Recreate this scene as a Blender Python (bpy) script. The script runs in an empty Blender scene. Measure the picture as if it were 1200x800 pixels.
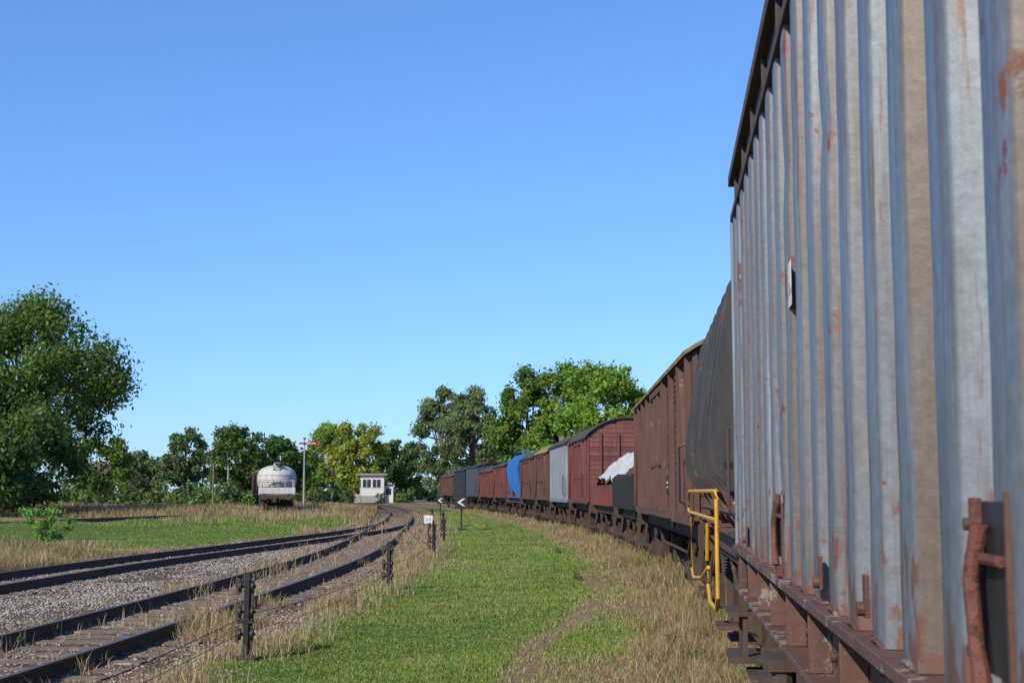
import bpy, math, random
import numpy as np
from mathutils import Vector
rnd=random.Random(7); R=np.random.default_rng(11)
S=bpy.context.scene
COL=S.collection
# ---------------------------------------------------------------- nodes
def new_mat(name):
    m=bpy.data.materials.new(name); m.use_nodes=True
    nt=m.node_tree; b=nt.nodes['Principled BSDF']
    return m,nt,b
def N(nt,t,**k):
    n=nt.nodes.new(t)
    for a,v in k.items(): setattr(n,a,v)
    return n
def noise(nt,vec,scale,detail=4,rough=.55):
    n=N(nt,'ShaderNodeTexNoise'); n.inputs['Scale'].default_value=scale
    n.inputs['Detail'].default_value=detail; n.inputs['Roughness'].default_value=rough
    if vec is not None: nt.links.new(vec,n.inputs['Vector'])
    return n.outputs['Fac']
def ramp(nt,fac,a,b,ca=(0,0,0,1),cb=(1,1,1,1)):
    n=N(nt,'ShaderNodeValToRGB'); e=n.color_ramp.elements
    e[0].position=a; e[1].position=b; e[0].color=ca; e[1].color=cb
    nt.links.new(fac,n.inputs['Fac']); return n.outputs['Color']
def c4(c): return (c[0],c[1],c[2],1)
def mix(nt,fac,a,b,mode='MIX'):
    n=N(nt,'ShaderNodeMix',data_type='RGBA',blend_type=mode)
    for sock,v in ((n.inputs[0],fac),(n.inputs[6],a),(n.inputs[7],b)):
        if isinstance(v,(int,float)): sock.default_value=v
        elif isinstance(v,tuple): sock.default_value=c4(v)
        else: nt.links.new(v,sock)
    return n.outputs[2]
def mth(nt,op,a,b=None):
    n=N(nt,'ShaderNodeMath',operation=op)
    for i,v in enumerate((a,b)):
        if v is None: continue
        if isinstance(v,(int,float)): n.inputs[i].default_value=v
        else: nt.links.new(v,n.inputs[i])
    return n.outputs[0]
def objco(nt,scale=None):
    t=N(nt,'ShaderNodeTexCoord').outputs['Object']
    if scale is None: return t
    m=N(nt,'ShaderNodeMapping'); m.inputs['Scale'].default_value=scale
    nt.links.new(t,m.inputs['Vector']); return m.outputs[0]
def bump(nt,b,h,strength,dist=.01):
    n=N(nt,'ShaderNodeBump'); n.inputs['Strength'].default_value=strength; n.inputs['Distance'].default_value=dist
    nt.links.new(h,n.inputs['Height']); nt.links.new(n.outputs[0],b.inputs['Normal'])
def mat_w(name,c1,c2,rust=(.13,.045,.02),amt=.35,scale=2.0,rough=.7,metal=0.0,planks=0,bs=.4,attr=False,grime=0.0):
    m,nt,b=new_mat(name)
    st=objco(nt,(1.6,1.6,.28)); ob=objco(nt)
    n1=noise(nt,st,scale*2.2,5); n2=noise(nt,ob,scale,6,.65); n3=noise(nt,ob,scale*9,4,.6)
    col=mix(nt,ramp(nt,n1,.36,.66),c1,c2)
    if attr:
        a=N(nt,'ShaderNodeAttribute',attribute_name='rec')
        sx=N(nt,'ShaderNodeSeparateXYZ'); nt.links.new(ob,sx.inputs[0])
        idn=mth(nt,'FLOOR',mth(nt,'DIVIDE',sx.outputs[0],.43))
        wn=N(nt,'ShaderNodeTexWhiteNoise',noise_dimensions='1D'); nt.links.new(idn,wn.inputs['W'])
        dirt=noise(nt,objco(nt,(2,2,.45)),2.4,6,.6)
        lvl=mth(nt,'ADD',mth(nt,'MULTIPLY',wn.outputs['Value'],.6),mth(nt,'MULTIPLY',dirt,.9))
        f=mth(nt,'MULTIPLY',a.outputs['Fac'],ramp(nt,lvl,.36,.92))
        col=mix(nt,f,col,(.135,.105,.082))  # brown dirt on flanks and recesses, darkened there to paint in shadow lines
        dz=ramp(nt,noise(nt,objco(nt,(16,16,.5)),2.4,6,.65),.46,.70)
        col=mix(nt,mth(nt,'MULTIPLY',dz,.62),col,(.105,.08,.064))
        mott=ramp(nt,noise(nt,ob,30,6,.78),.33,.72,(.74,.73,.71,1),(1.14,1.14,1.14,1))
        col=mix(nt,1.0,col,mott,'MULTIPLY')
        # long narrow rust runs
        rs=ramp(nt,noise(nt,objco(nt,(18,18,.8)),1.7,6,.62),.60,.64)
        col=mix(nt,mth(nt,'MULTIPLY',rs,.8),col,(.15,.062,.038))
        # rust spreading up from the ledge
        lowf=mth(nt,'SUBTRACT',1.62,sx.outputs[2])
        lr=ramp(nt,mth(nt,'ADD',mth(nt,'MULTIPLY',lowf,.55),noise(nt,objco(nt,(7,7,3)),2.2,6,.65)),.64,.70)
        col=mix(nt,mth(nt,'MULTIPLY',lr,.85),col,(.15,.058,.036))
        sp_=ramp(nt,noise(nt,ob,6.5,6,.62),.655,.668)
        n9=noise(nt,ob,40,3,.6)
        col=mix(nt,sp_,col,mix(nt,n9,(.07,.03,.02),(.26,.085,.045)))
    if planks:
        sx=N(nt,'ShaderNodeSeparateXYZ'); nt.links.new(ob,sx.inputs[0])
        fl=mth(nt,'FLOOR',mth(nt,'DIVIDE',sx.outputs[2],planks))
        fx=mth(nt,'FLOOR',mth(nt,'DIVIDE',sx.outputs[0],1.37))
        cb=N(nt,'ShaderNodeCombineXYZ'); nt.links.new(fl,cb.inputs[0]); nt.links.new(fx,cb.inputs[1])
        wn=N(nt,'ShaderNodeTexWhiteNoise',noise_dimensions='3D'); nt.links.new(cb.outputs[0],wn.inputs['Vector'])
        g=ramp(nt,wn.outputs['Value'],0,1,(.50,.48,.48,1),(1.35,1.3,1.25,1))
        col=mix(nt,1.0,col,g,'MULTIPLY')
        gr=noise(nt,objco(nt,(.6,6,26)),2.2,4)
        col=mix(nt,ramp(nt,gr,.45,.8),col,mix(nt,.5,c1,(.16,.13,.11)))
    th=.72-amt*.35
    rf=ramp(nt,mth(nt,'ADD',mth(nt,'MULTIPLY',n2,.8),mth(nt,'MULTIPLY',n3,.2)),th,th+.035)
    col=mix(nt,rf,col,mix(nt,n3,rust,(rust[0]*1.9,rust[1]*1.7,rust[2]*1.5)))
    if grime:
        gm=ramp(nt,noise(nt,objco(nt,(7,7,.5)),1.8,6,.65),.40,.68)
        col=mix(nt,mth(nt,'MULTIPLY',gm,grime),col,(.035,.026,.022))
    nt.links.new(col,b.inputs['Base Color'])
    b.inputs['Metallic'].default_value=metal
    nt.links.new(mix(nt,rf,(rough,)*3,(.9,.9,.9)),b.inputs['Roughness'])
    bump(nt,b,mth(nt,'ADD',mth(nt,'MULTIPLY',n3,.5),mth(nt,'ADD',mth(nt,'MULTIPLY',n2,.8),mth(nt,'MULTIPLY',rf,.25))),bs,.012)
    return m
def mat_attr(name,transl=.3,rough=.65):
    m,nt,b=new_mat(name)
    a=N(nt,'ShaderNodeAttribute',attribute_name='Col')
    nt.links.new(a.outputs['Color'],b.inputs['Base Color']); b.inputs['Roughness'].default_value=rough
    b.inputs['Specular IOR Level'].default_value=.25
    t=N(nt,'ShaderNodeBsdfTranslucent'); nt.links.new(a.outputs['Color'],t.inputs['Color'])
    mx=N(nt,'ShaderNodeMixShader'); mx.inputs[0].default_value=transl
    nt.links.new(b.outputs[0],mx.inputs[1]); nt.links.new(t.outputs[0],mx.inputs[2])
    nt.links.new(mx.outputs[0],nt.nodes['Material Output'].inputs['Surface'])
    return m
M={}
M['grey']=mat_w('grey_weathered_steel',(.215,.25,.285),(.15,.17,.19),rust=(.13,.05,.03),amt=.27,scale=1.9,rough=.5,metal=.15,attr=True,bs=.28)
M['greyfar']=mat_w('grey_painted_steel',(.24,.275,.31),(.17,.19,.21),amt=.22,rough=.55,grime=.45)
M['rustsill']=mat_w('rusty_sill_steel',(.13,.058,.04),(.085,.042,.03),rust=(.16,.135,.12),amt=.5,scale=3,bs=.7)
M['redrust']=mat_w('red_rust_steel',(.15,.045,.028),(.09,.032,.022),rust=(.05,.025,.018),amt=.55,scale=7,bs=.8)
M['under']=mat_w('dirty_underframe',(.045,.032,.025),(.075,.045,.03),rust=(.11,.05,.028),amt=.4,scale=3,rough=.85)
M['black']=mat_w('black_tarred_steel',(.013,.013,.014),(.026,.024,.023),rust=(.05,.028,.02),amt=.3,rough=.45)
M['blackrib']=mat_w('black_steel_highlit',(.036,.034,.035),(.06,.053,.048),rust=(.08,.04,.026),amt=.35,rough=.38)  # rust is real; paler base paints highlights onto the hopper ribs
M['brownpl']=mat_w('brown_planks',(.115,.050,.033),(.075,.038,.027),rust=(.05,.03,.022),amt=.25,planks=.155,rough=.75,grime=.6)
M['brownst']=mat_w('brown_steel',(.125,.055,.036),(.085,.04,.028),rust=(.16,.075,.042),amt=.35,rough=.7,grime=.3)
M['redpl']=mat_w('redbrown_planks',(.20,.050,.036),(.15,.042,.031),rust=(.09,.038,.03),amt=.25,planks=.155,rough=.7,grime=.6)
M['redst']=mat_w('redbrown_steel',(.17,.044,.033),(.12,.034,.027),rust=(.07,.033,.025),amt=.3,rough=.65,grime=.4)
M['roof']=mat_w('mossy_roof_felt',(.15,.11,.05),(.22,.17,.06),rust=(.24,.19,.06),amt=.6,scale=3,rough=.95)
M['roofd']=mat_w('dark_roof_steel',(.05,.036,.03),(.07,.047,.038),rust=(.10,.06,.04),amt=.3,rough=.85)
M['blue']=mat_w('blue_paint',(.02,.14,.42),(.03,.17,.45),amt=.15,rough=.4,grime=.3)
M['navy']=mat_w('dark_blue_paint',(.035,.045,.065),(.05,.06,.08),amt=.2,rough=.5,grime=.4)
M['yellow']=mat_w('yellow_handrail_paint',(.62,.34,.02),(.5,.26,.02),amt=.25,scale=8,rough=.5)
M['white']=mat_w('white_paint',(.66,.65,.62),(.52,.51,.48),rust=(.25,.2,.15),amt=.25,rough=.6)
M['silo']=mat_w('faded_white_tank_paint',(.56,.55,.52),(.42,.405,.38),rust=(.2,.16,.12),amt=.28,rough=.8,grime=.2)
M['tarp']=mat_w('white_tarpaulin',(.50,.50,.47),(.38,.39,.37),rust=(.25,.23,.18),amt=.32,rough=.6)
M['signred']=mat_w('red_paint',(.5,.03,.03),(.38,.03,.03),amt=.1,rough=.4)
M['rail']=mat_w('rusty_rail',(.05,.032,.025),(.078,.047,.034),rust=(.12,.06,.035),amt=.35,scale=4,rough=.75)
M['railtop']=mat_w('rail_head',(.17,.125,.10),(.11,.08,.06),amt=.4,scale=5,rough=.45,metal=.4)
M['wood']=mat_w('sleeper_wood',(.13,.095,.07),(.20,.15,.11),rust=(.27,.21,.14),amt=.45,scale=4,rough=.95,bs=.8)
M['load']=mat_w('scrap_wood_load',(.34,.13,.06),(.22,.1,.05),rust=(.4,.25,.12),amt=.5,scale=5)
M['concrete']=mat_w('concrete',(.33,.31,.28),(.26,.25,.23),rust=(.2,.18,.15),amt=.3)
M['greenp']=mat_w('green_paint',(.03,.10,.05),(.04,.12,.06),amt=.1)
mg,nt,b=new_mat('window_glass'); b.inputs['Base Color'].default_value=(.03,.04,.05,1); b.inputs['Roughness'].default_value=.1; M['glass']=mg
M['bark']=mat_w('tree_bark',(.14,.11,.085),(.19,.16,.125),rust=(.08,.065,.055),amt=.4,scale=2,rough=.95,bs=.9)
M['leaf']=mat_attr('leaf_foliage',.42,.5); M['blade']=mat_attr('grass_blade',.35,.6)
M['stone']=mat_attr('ballast_stone',0.0,.9)
# ---------------------------------------------------------------- mesh builder
class MB:
    def __init__(s): s.v=[];s.f=[];s.m=[];s.mats=[]
    def mi(s,k):
        if k not in s.mats: s.mats.append(k)
        return s.mats.index(k)
    def add(s,vs,fs,k):
        o=len(s.v); s.v+= [tuple(p) for p in vs]; i=s.mi(k)
        for f in fs: s.f.append([o+q for q in f]); s.m.append(i)
    def box(s,x0,x1,y0,y1,z0,z1,k):
        s.add([(x0,y0,z0),(x1,y0,z0),(x1,y1,z0),(x0,y1,z0),(x0,y0,z1),(x1,y0,z1),(x1,y1,z1),(x0,y1,z1)],
              [(0,3,2,1),(4,5,6,7),(0,1,5,4),(1,2,6,5),(2,3,7,6),(3,0,4,7)],k)
    def beam(s,p,q,w,h,k,up=(0,0,1)):
        p=Vector(p);q=Vector(q);d=(q-p).normalized();u=Vector(up)
        if abs(d.dot(u))>.98:u=Vector((1,0,0))
        a=d.cross(u).normalized();c=a.cross(d).normalized()
        vs=[]
        for o in (p,q):
            for i,j in ((-1,-1),(1,-1),(1,1),(-1,1)): vs.append(o+a*(i*w/2)+c*(j*h/2))
        s.add(vs,[(0,3,2,1),(4,5,6,7),(0,1,5,4),(1,2,6,5),(2,3,7,6),(3,0,4,7)],k)
    def tube(s,pts,r,k,n=8,caps=True):
        pts=[Vector(p) for p in pts]; rs=r if isinstance(r,(list,tuple)) else [r]*len(pts)
        vs=[];fs=[]
        for i,p in enumerate(pts):
            d=(pts[min(i+1,len(pts)-1)]-pts[max(i-1,0)]).normalized()
            u=Vector((0,0,1)) if abs(d.z)<.9 else Vector((1,0,0))
            a=d.cross(u).normalized();c=a.cross(d)
            for j in range(n):
                t=2*math.pi*j/n; vs.append(p+(a*math.cos(t)+c*math.sin(t))*rs[i])
        for i in range(len(pts)-1):
            for j in range(n):
                a0=i*n+j;a1=i*n+(j+1)%n; fs.append((a0,a0+n,a1+n,a1))
        if caps: fs.append(tuple(range(n))); fs.append(tuple((len(pts)-1)*n+j for j in reversed(range(n))))
        s.add(vs,fs,k)
    def cyl(s,p,q,r,k,n=16): s.tube([p,q],r,k,n)
    def prism(s,prof,x0,x1,k):   # prof: (y,z) loop
        n=len(prof); vs=[(x0,y,z) for y,z in prof]+[(x1,y,z) for y,z in prof]
        fs=[(i,(i+1)%n,n+(i+1)%n,n+i) for i in range(n)]+[tuple(reversed(range(n))),tuple(range(n,2*n))]
        s.add(vs,fs,k)
    def obj(s,name,parent=None,smooth=True,bevel=0):
        me=bpy.data.meshes.new(name); me.from_pydata(s.v,[],s.f)
        for k in s.mats: me.materials.append(M[k])
        me.polygons.foreach_set('material_index',s.m)
        import bmesh
        bm=bmesh.new(); bm.from_mesh(me); bmesh.ops.recalc_face_normals(bm,faces=bm.faces); bm.to_mesh(me); bm.free()
        if smooth:
            me.polygons.foreach_set('use_smooth',[True]*len(me.polygons))
            try: me.set_sharp_from_angle(angle=math.radians(32))
            except Exception: pass
        o=bpy.data.objects.new(name,me); COL.objects.link(o)
        if parent: o.parent=parent
        if bevel:
            bv=o.modifiers.new('bev','BEVEL'); bv.width=bevel; bv.segments=2; bv.limit_method='ANGLE'
        return o
def empty(name,loc=(0,0,0),rz=0):
    e=bpy.data.objects.new(name,None); COL.objects.link(e); e.location=loc; e.rotation_euler=(0,0,rz); e.empty_display_size=.3; return e
def mesh_np(name,V,F,mat,C=None,parent=None,smooth=False):
    me=bpy.data.meshes.new(name); V=np.asarray(V,np.float32);F=np.asarray(F,np.int32)
    n,k=F.shape
    me.vertices.add(len(V)); me.vertices.foreach_set('co',V.ravel())
    me.loops.add(n*k); me.loops.foreach_set('vertex_index',F.ravel())
    me.polygons.add(n); me.polygons.foreach_set('loop_start',np.arange(0,n*k,k,dtype=np.int32))
    try: me.polygons.foreach_set('loop_total',np.full(n,k,np.int32))
    except Exception: pass
    me.update(calc_edges=True); me.validate()
    if C is not None:
        a=me.color_attributes.new(name='Col',type='FLOAT_COLOR',domain='POINT')
        CC=np.ones((len(V),4),np.float32); CC[:,:3]=C; a.data.foreach_set('color',CC.ravel())
    if smooth: me.polygons.foreach_set('use_smooth',[True]*n)
    me.materials.append(mat)
    o=bpy.data.objects.new(name,me); COL.objects.link(o)
    if parent:o.parent=parent
    return o
# ---------------------------------------------------------------- curves (world layout)
def spline(nodes):
    ys=np.array([a for a,_ in nodes],float);xs=np.array([c for _,c in nodes],float)
    m=np.gradient(xs,ys)
    def f(y):
        y=np.asarray(y,float); i=np.clip(np.searchsorted(ys,y)-1,0,len(ys)-2)
        h=ys[i+1]-ys[i];t=np.clip((y-ys[i])/h,-3,4)
        out=(2*t**3-3*t**2+1)*xs[i]+(t**3-2*t**2+t)*h*m[i]+(-2*t**3+3*t**2)*xs[i+1]+(t**3-t**2)*h*m[i+1]
        lo=xs[0]+m[0]*(y-ys[0]);hi=xs[-1]+m[-1]*(y-ys[-1])
        return np.where(y<ys[0],lo,np.where(y>ys[-1],hi,out))
    return f
side=spline([(-20,-1.6),(-6,-.14),(0,.49),(9.5,1.49),(18,2.25),(31.5,2.7),(47,2.5),(55,2.12),(64,1.6),(77,.5),(87,-.4),(110,-2.7),(130,-5.2),(160,-9.9),(210,-19)])
tr1=spline([(-20,-7.8),(0,-6.1),(12.4,-5.18),(21.3,-4.75),(34,-4.42),(47,-4.7),(59,-5.3),(80,-6.4),(116,-9.2),(150,-13.2),(210,-23)])
tr2=spline([(-20,-10.6),(5,-10.2),(24,-9.6),(32,-9.15),(46,-7.6),(60,-6.2),(72,-5.95),(80,-6.4)])
tr3=spline([(20,-27),(60,-24.5),(75,-22.6),(90,-19.2),(103,-15.6),(120,-13.6),(140,-13.9),(160,-15.6)])
tr4=spline([(70,-9.6),(95,-15.8),(106,-17.45),(116,-19.2),(128,-21.9),(160,-30)])
def nz(X,Y,sc,seed=0):
    r=np.random.default_rng(seed); o=0;a=1;t=0
    for k in range(4):
        for j in range(3):
            th=r.uniform(0,6.28);ph=r.uniform(0,6.28);f=sc*(1.9**k)*r.uniform(.7,1.3)
            o=o+a*np.sin((X*math.cos(th)+Y*math.sin(th))*f+ph+1.3*np.sin((X*math.sin(th)-Y*math.cos(th))*f*.7+ph*2)); t+=a
        a*=.6
    return o/t*1.8    # ~ -1..1
def sm(a,b_,x): t=np.clip((x-a)/(b_-a),0,1); return t*t*(3-2*t)
def gz(X,Y):
    d1=np.abs(X-tr1(Y));d2=np.abs(X-tr2(Y));d2=np.where(Y>78,9,d2)
    bed=np.maximum(1-sm(1.5,2.1,d1),1-sm(1.5,2.1,d2))
    between=(X>tr2(Y))&(X<tr1(Y))&(Y<78); bed=np.where(between,1,bed)
    base=-.05+.035*nz(X,Y,.9,3)
    base=base+.25*sm(14,20,-X)*sm(0,1,nz(X,Y,.15,4)+.3)*sm(30,50,Y)*(1-sm(.8,2.5,-np.abs(X-tr3(Y))+3.3)*.7)
    far=sm(250,900,Y)
    return (base*(1-bed)+(-.165+.012*nz(X,Y,2.5,13))*bed)*(1-far)
def zones(X,Y):
    dt=side(Y)-X; d1=X-tr1(Y); n=nz(X,Y,.8,21); n2=nz(X,Y,2.6,22)
    gravel=np.maximum(1-sm(1.5,2.3,np.abs(d1)),np.where(Y<78,1-sm(1.5,2.2,np.abs(X-tr2(Y))),0))
    gravel=np.where((X>tr2(Y))&(X<tr1(Y))&(Y<80),1,gravel)
    gravel=np.maximum(gravel,(1-sm(2.1,2.9,d1+.3*n2))*(d1>0)*(.45+.5*n))
    lawn=sm(2.1,2.9,d1+.45*n+.15*n2)*sm(.55,1.35,dt+.4*n+.2*n2)
    pathd=1.75-.65*sm(13,26,Y)+.1*np.sin(Y*.5)
    path=(1-sm(.10,.28,np.abs(dt-pathd)+.05*n2))*sm(9,11,Y)*(1-sm(27,33,Y))
    beyond=(dt<pathd)
    lawn=np.where(beyond,lawn*(.62+.55*np.clip(n+.1,-1,1)),lawn)*(1-path*.9)
    lawn=np.clip(lawn*(1-.3*sm(.35,.9,nz(X,Y,.7,88))),0,1)
    left=X<tr2(Y)-2.0; left=np.where(Y>=78,X<tr1(Y)-3,left)
    meadow=sm(-.2,.45,n*.6+.4*nz(X,Y,.12,8)+1.25*np.exp(-((Y-54)/19)**2)-.38)
    lawn=np.where(left,meadow,lawn)
    lawn=np.where(Y>78,np.where(X>tr1(Y)-3,lawn,meadow*.8),lawn)
    gravel=np.clip(gravel,0,1)
    dry=np.clip(1-lawn-gravel,0,1)
    return np.clip(lawn,0,1),gravel,dry,path
# ---------------------------------------------------------------- ground
xs=np.unique(np.concatenate([np.linspace(-2500,-200,12),np.arange(-200,-60,10),np.arange(-60,-16,1.),np.arange(-16,7,.22),np.arange(7,60,2.),np.arange(60,200,12),np.linspace(200,2500,12)]))
ys=np.unique(np.concatenate([np.linspace(-400,-30,6),np.arange(-30,4,1.5),np.arange(4,62,.3),np.arange(62,140,1.),np.arange(140,300,8),np.linspace(300,3500,14)]))
GX,GY=np.meshgrid(xs,ys); X=GX.ravel();Y=GY.ravel(); Z=gz(X,Y)
nx,ny=len(xs),len(ys); idx=np.arange(nx*ny).reshape(ny,nx)
F=np.stack([idx[:-1,:-1],idx[:-1,1:],idx[1:,1:],idx[1:,:-1]],-1).reshape(-1,4)
la,gr,dr,pa=zones(X,Y)
m,nt,b=new_mat('ground_soil_grass')
ob=objco(nt); a=N(nt,'ShaderNodeAttribute',attribute_name='Col'); sp=N(nt,'ShaderNodeSeparateColor'); nt.links.new(a.outputs['Color'],sp.inputs[0])
nb=noise(nt,ob,1.1,6,.65); nf=noise(nt,ob,14,5,.7); nff=noise(nt,ob,60,3,.7)
dryc=mix(nt,ramp(nt,nf,.3,.7),(.22,.145,.08),(.38,.28,.16))
grc=mix(nt,ramp(nt,nf,.3,.7),(.075,.12,.025),(.15,.20,.045))
vor=N(nt,'ShaderNodeTexVoronoi'); vor.inputs['Scale'].default_value=22; nt.links.new(ob,vor.inputs['Vector'])
gvc=mix(nt,ramp(nt,vor.outputs['Distance'],.05,.6),mix(nt,vor.outputs['Color'],(.22,.16,.12),(.32,.25,.195)),(.09,.062,.045))
gvc=mix(nt,ramp(nt,nb,.40,.60),gvc,mix(nt,nf,(.19,.13,.085),(.31,.225,.145)))
gf=ramp(nt,mth(nt,'ADD',sp.outputs[0],mth(nt,'MULTIPLY',mth(nt,'SUBTRACT',nf,.5),.9)),.3,.6)
vf=ramp(nt,mth(nt,'ADD',sp.outputs[1],mth(nt,'MULTIPLY',mth(nt,'SUBTRACT',nf,.5),.9)),.35,.6)
col=mix(nt,gf,dryc,grc); col=mix(nt,vf,col,gvc); col=mix(nt,ramp(nt,nff,.3,.8),mix(nt,1.0,col,(.7,.7,.7),'MULTIPLY'),col)
nt.links.new(col,b.inputs['Base Color']); b.inputs['Roughness'].default_value=.95; b.inputs['Specular IOR Level'].default_value=.1
bump(nt,b,mth(nt,'ADD',nf,mth(nt,'MULTIPLY',vor.outputs['Distance'],sp.outputs[1])),.8,.05)
mesh_np('ground',np.stack([X,Y,Z],1),F,m,np.stack([la,gr,dr],1),smooth=True)
# ---------------------------------------------------------------- rails & sleepers
RP=[(-.065,-.17),(.065,-.17),(.065,-.155),(.012,-.14),(.012,-.04),(.036,-.03),(.036,-.003),(.028,0),(-.028,0),(-.036,-.003),(-.036,-.03),(-.012,-.04),(-.012,-.14),(-.065,-.155)]
def railway(name,f,y0,y1,sleep=True,gauge=.7535,step=1.0,ztop=0.0,rails=(-1,1)):
    e=empty(name); mb=MB(); yy=np.arange(y0,y1,step); xx=f(yy); dx=np.gradient(xx,yy)
    for sgn in rails:
        vs=[]
        for x,y,d in zip(xx,yy,dx):
            L=math.hypot(1,d); nx_,ny_=1/L,-d/L
            for u,z in RP: vs.append((x+nx_*(u+sgn*gauge),y+ny_*(u+sgn*gauge),z+ztop))
        k=len(RP)
        top=[];oth=[]
        for i in range(len(yy)-1):
            for j in range(k):
                q=(i*k+j,i*k+(j+1)%k,(i+1)*k+(j+1)%k,(i+1)*k+j); (top if j in(7,) else oth).append(q)
        o=len(mb.v); mb.v+=vs
        for q,mt in [(q,'rail') for q in oth]+[(q,'railtop') for q in top]:
            mb.f.append([o+w for w in q]); mb.m.append(mb.mi(mt))
    mb.obj('rails',e)
    if sleep:
        sb=MB(); y=max(y0,-2.)
        while y<min(y1,95):
            x=float(f(y)); d=float(f(y+.5)-f(y-.5)); L=math.hypot(1,d); n=Vector((1/L,-d/L,0)); t=rnd.uniform(-.03,.03)
            hl=1.28+rnd.uniform(-.04,.04); c=Vector((x,y,-.213+rnd.uniform(-.008,.006)))
            n2=Vector((n.x,n.y+t,0)).normalized()
            sb.beam(c-n2*hl,c+n2*hl,.25,.13,'wood'); 
            for sgn in (-1,1):
                cc=c+n2*sgn*gauge; cc.z=-.148+ztop
                sb.beam(cc-n2*.15,cc+n2*.15,.14,.02,'rail')
            y+=.63
        sb.obj('sleepers',e)
    return e
centre=lambda y: side(y)+1.42
railway('railway_track',tr1,-15,200)
railway('railway_track',tr2,-15,76.5)
railway('railway_track',centre,-15,210,ztop=0)
railway('railway_track',tr3,25,155,sleep=False,step=2,ztop=.14)
railway('railway_track',tr4,98,158,sleep=False,step=2,ztop=.12)
# ---------------------------------------------------------------- wagon parts
def place(name,y0,y1,off=0.0,hw=1.42,f=side):
    p=Vector((float(f(y0)),y0,0));q=Vector((float(f(y1)),y1,0));d=(q-p);L=d.length;d.normalize()
    left=Vector((-d.y,d.x,0)); o=p-left*hw
    return empty(name,o,math.atan2(d.y,d.x)),L
def under(e,L,axles,sole='under',zs=1.22,detail=True):
    mb=MB()
    for s in (-1,1):
        mb.box(0,L,s*1.12-.04,s*1.12+.04,zs-.27,zs-.005,sole)
        mb.box(0,L,min(s*1.0,s*1.18),max(s*1.0,s*1.18),zs-.045,zs-.008,sole)
        mb.box(0,L,min(s*1.02,s*1.18),max(s*1.02,s*1.18),zs-.285,zs-.268,sole)
    for x in (0,L-.12): mb.box(x,x+.12,-1.3,1.3,zs-.33,zs-.004,sole)
    k=0.6
    while k<L-.6: mb.box(k,k+.08,-1.08,1.08,zs-.22,zs-.05,'under'); k+=1.1
    w=MB()
    for ax in axles:
        for s in (-1,1):
            w.cyl((ax,s*.69,.46),(ax,s*.82,.46),.46,'under',24); w.cyl((ax,s*.66,.46),(ax,s*.69,.46),.5,'under',24)
            w.cyl((ax,s*.82,.46),(ax,s*.83,.46),.36,'rail',20)
            w.box(ax-.14,ax+.14,s*1.12-.13,s*1.12+.13,.33,.6,'under'); w.cyl((ax,s*1.25,.46),(ax,s*1.29,.46),.10,'rail',12)
            w.beam((ax-.38,s*1.0,zs-.28),(ax-.16,s*1.0,.32),.03,.14,'under',(0,1,0)); w.beam((ax+.38,s*1.0,zs-.28),(ax+.16,s*1.0,.32),.03,.14,'under',(0,1,0))
            w.beam((ax-.17,s*1.0,.30),(ax+.17,s*1.0,.30),.03,.05,'under')
            for j in range(7):
                hl=.62-.07*j; z=.845-.022*j
                pts=[(ax+t*hl,s*1.12,z+.09*(t*hl/.62)**2) for t in (-1,-.6,-.2,.2,.6,1)]
                for a_,b_ in zip(pts[:-1],pts[1:]): w.beam(a_,b_,.09,.018,'rail')
            w.box(ax-.05,ax+.05,s*1.12-.06,s*1.12+.06,.6,.85,'under')
            for t in (-.64,.64): w.beam((ax+t,s*1.12,.93),(ax+t*1.12,s*1.12,zs-.28),.05,.05,'under')
        w.cyl((ax,-1.1,.46),(ax,1.1,.46),.08,'under',10)
        if detail:
            for t in (-.52,.52):
                for s in (-.74,.74): w.beam((ax+t,s,.28),(ax+t*1.05,s,.72),.10,.07,'under'); w.beam((ax+t*1.05,s,.72),(ax+t*1.1,s,zs-.1),.04,.04,'under')
                w.beam((ax+t,-.8,.36),(ax+t,.8,.36),.06,.06,'under')
    if detail:
        mid=L/2
        w.cyl((mid-.5,.45,.78),(mid+.15,.45,.78),.19,'under',16); w.tube([(mid-1.5,-.2,.7),(mid+1.6,-.2,.72)],.03,'under')
        w.tube([(axles[0]+.6,.6,.62),(axles[-1]-.6,.6,.62)],.022,'rail')
        w.tube([(axles[0]+.7,1.12,zs-.28),(axles[0]+1.4,1.1,.66),(axles[-1]-1.4,1.1,.66),(axles[-1]-.7,1.12,zs-.28)],.025,'rail')
        for x in (.5,L-.5): # steps
            for s in (-1,1):
                w.beam((x-.17,s*1.28,.48),(x-.17,s*1.2,zs-.25),.03,.03,'under');w.beam((x+.17,s*1.28,.48),(x+.17,s*1.2,zs-.25),.03,.03,'under')
                w.box(x-.22,x+.22,s*1.28-.11,s*1.28+.11,.46,.49,'under')
        for s in (-1,1):
            w.box(mid-.9,mid-.55,s*1.17-.01,s*1.17+.02,zs-.24,zs-.06,'black')
    bf=MB()
    for x,sg in ((0,-1),(L,1)):
        for s in (-.875,.875):
            bf.cyl((x,s,1.05),(x+sg*.32,s,1.05),.13,'under'); bf.cyl((x+sg*.32,s,1.05),(x+sg*.56,s,1.05),.085,'rail'); bf.cyl((x+sg*.56,s,1.05),(x+sg*.60,s,1.05),.23,'under',20)
            bf.box(min(x,x+sg*.04),max(x,x+sg*.04),s-.2,s+.2,.87,1.23,'under')
        bf.beam((x,0,1.0),(x+sg*.35,0,1.0),.05,.11,'under'); bf.tube([(x+sg*.3,0,1.0),(x+sg*.42,.04,.85),(x+sg*.36,0,.66)],.028,'under',6)
        bf.tube([(x+sg*.02,.35,1.0),(x+sg*.25,.36,.85),(x+sg*.42,.33,.62),(x+sg*.6,.3,.7)],.03,'black',8)
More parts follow.
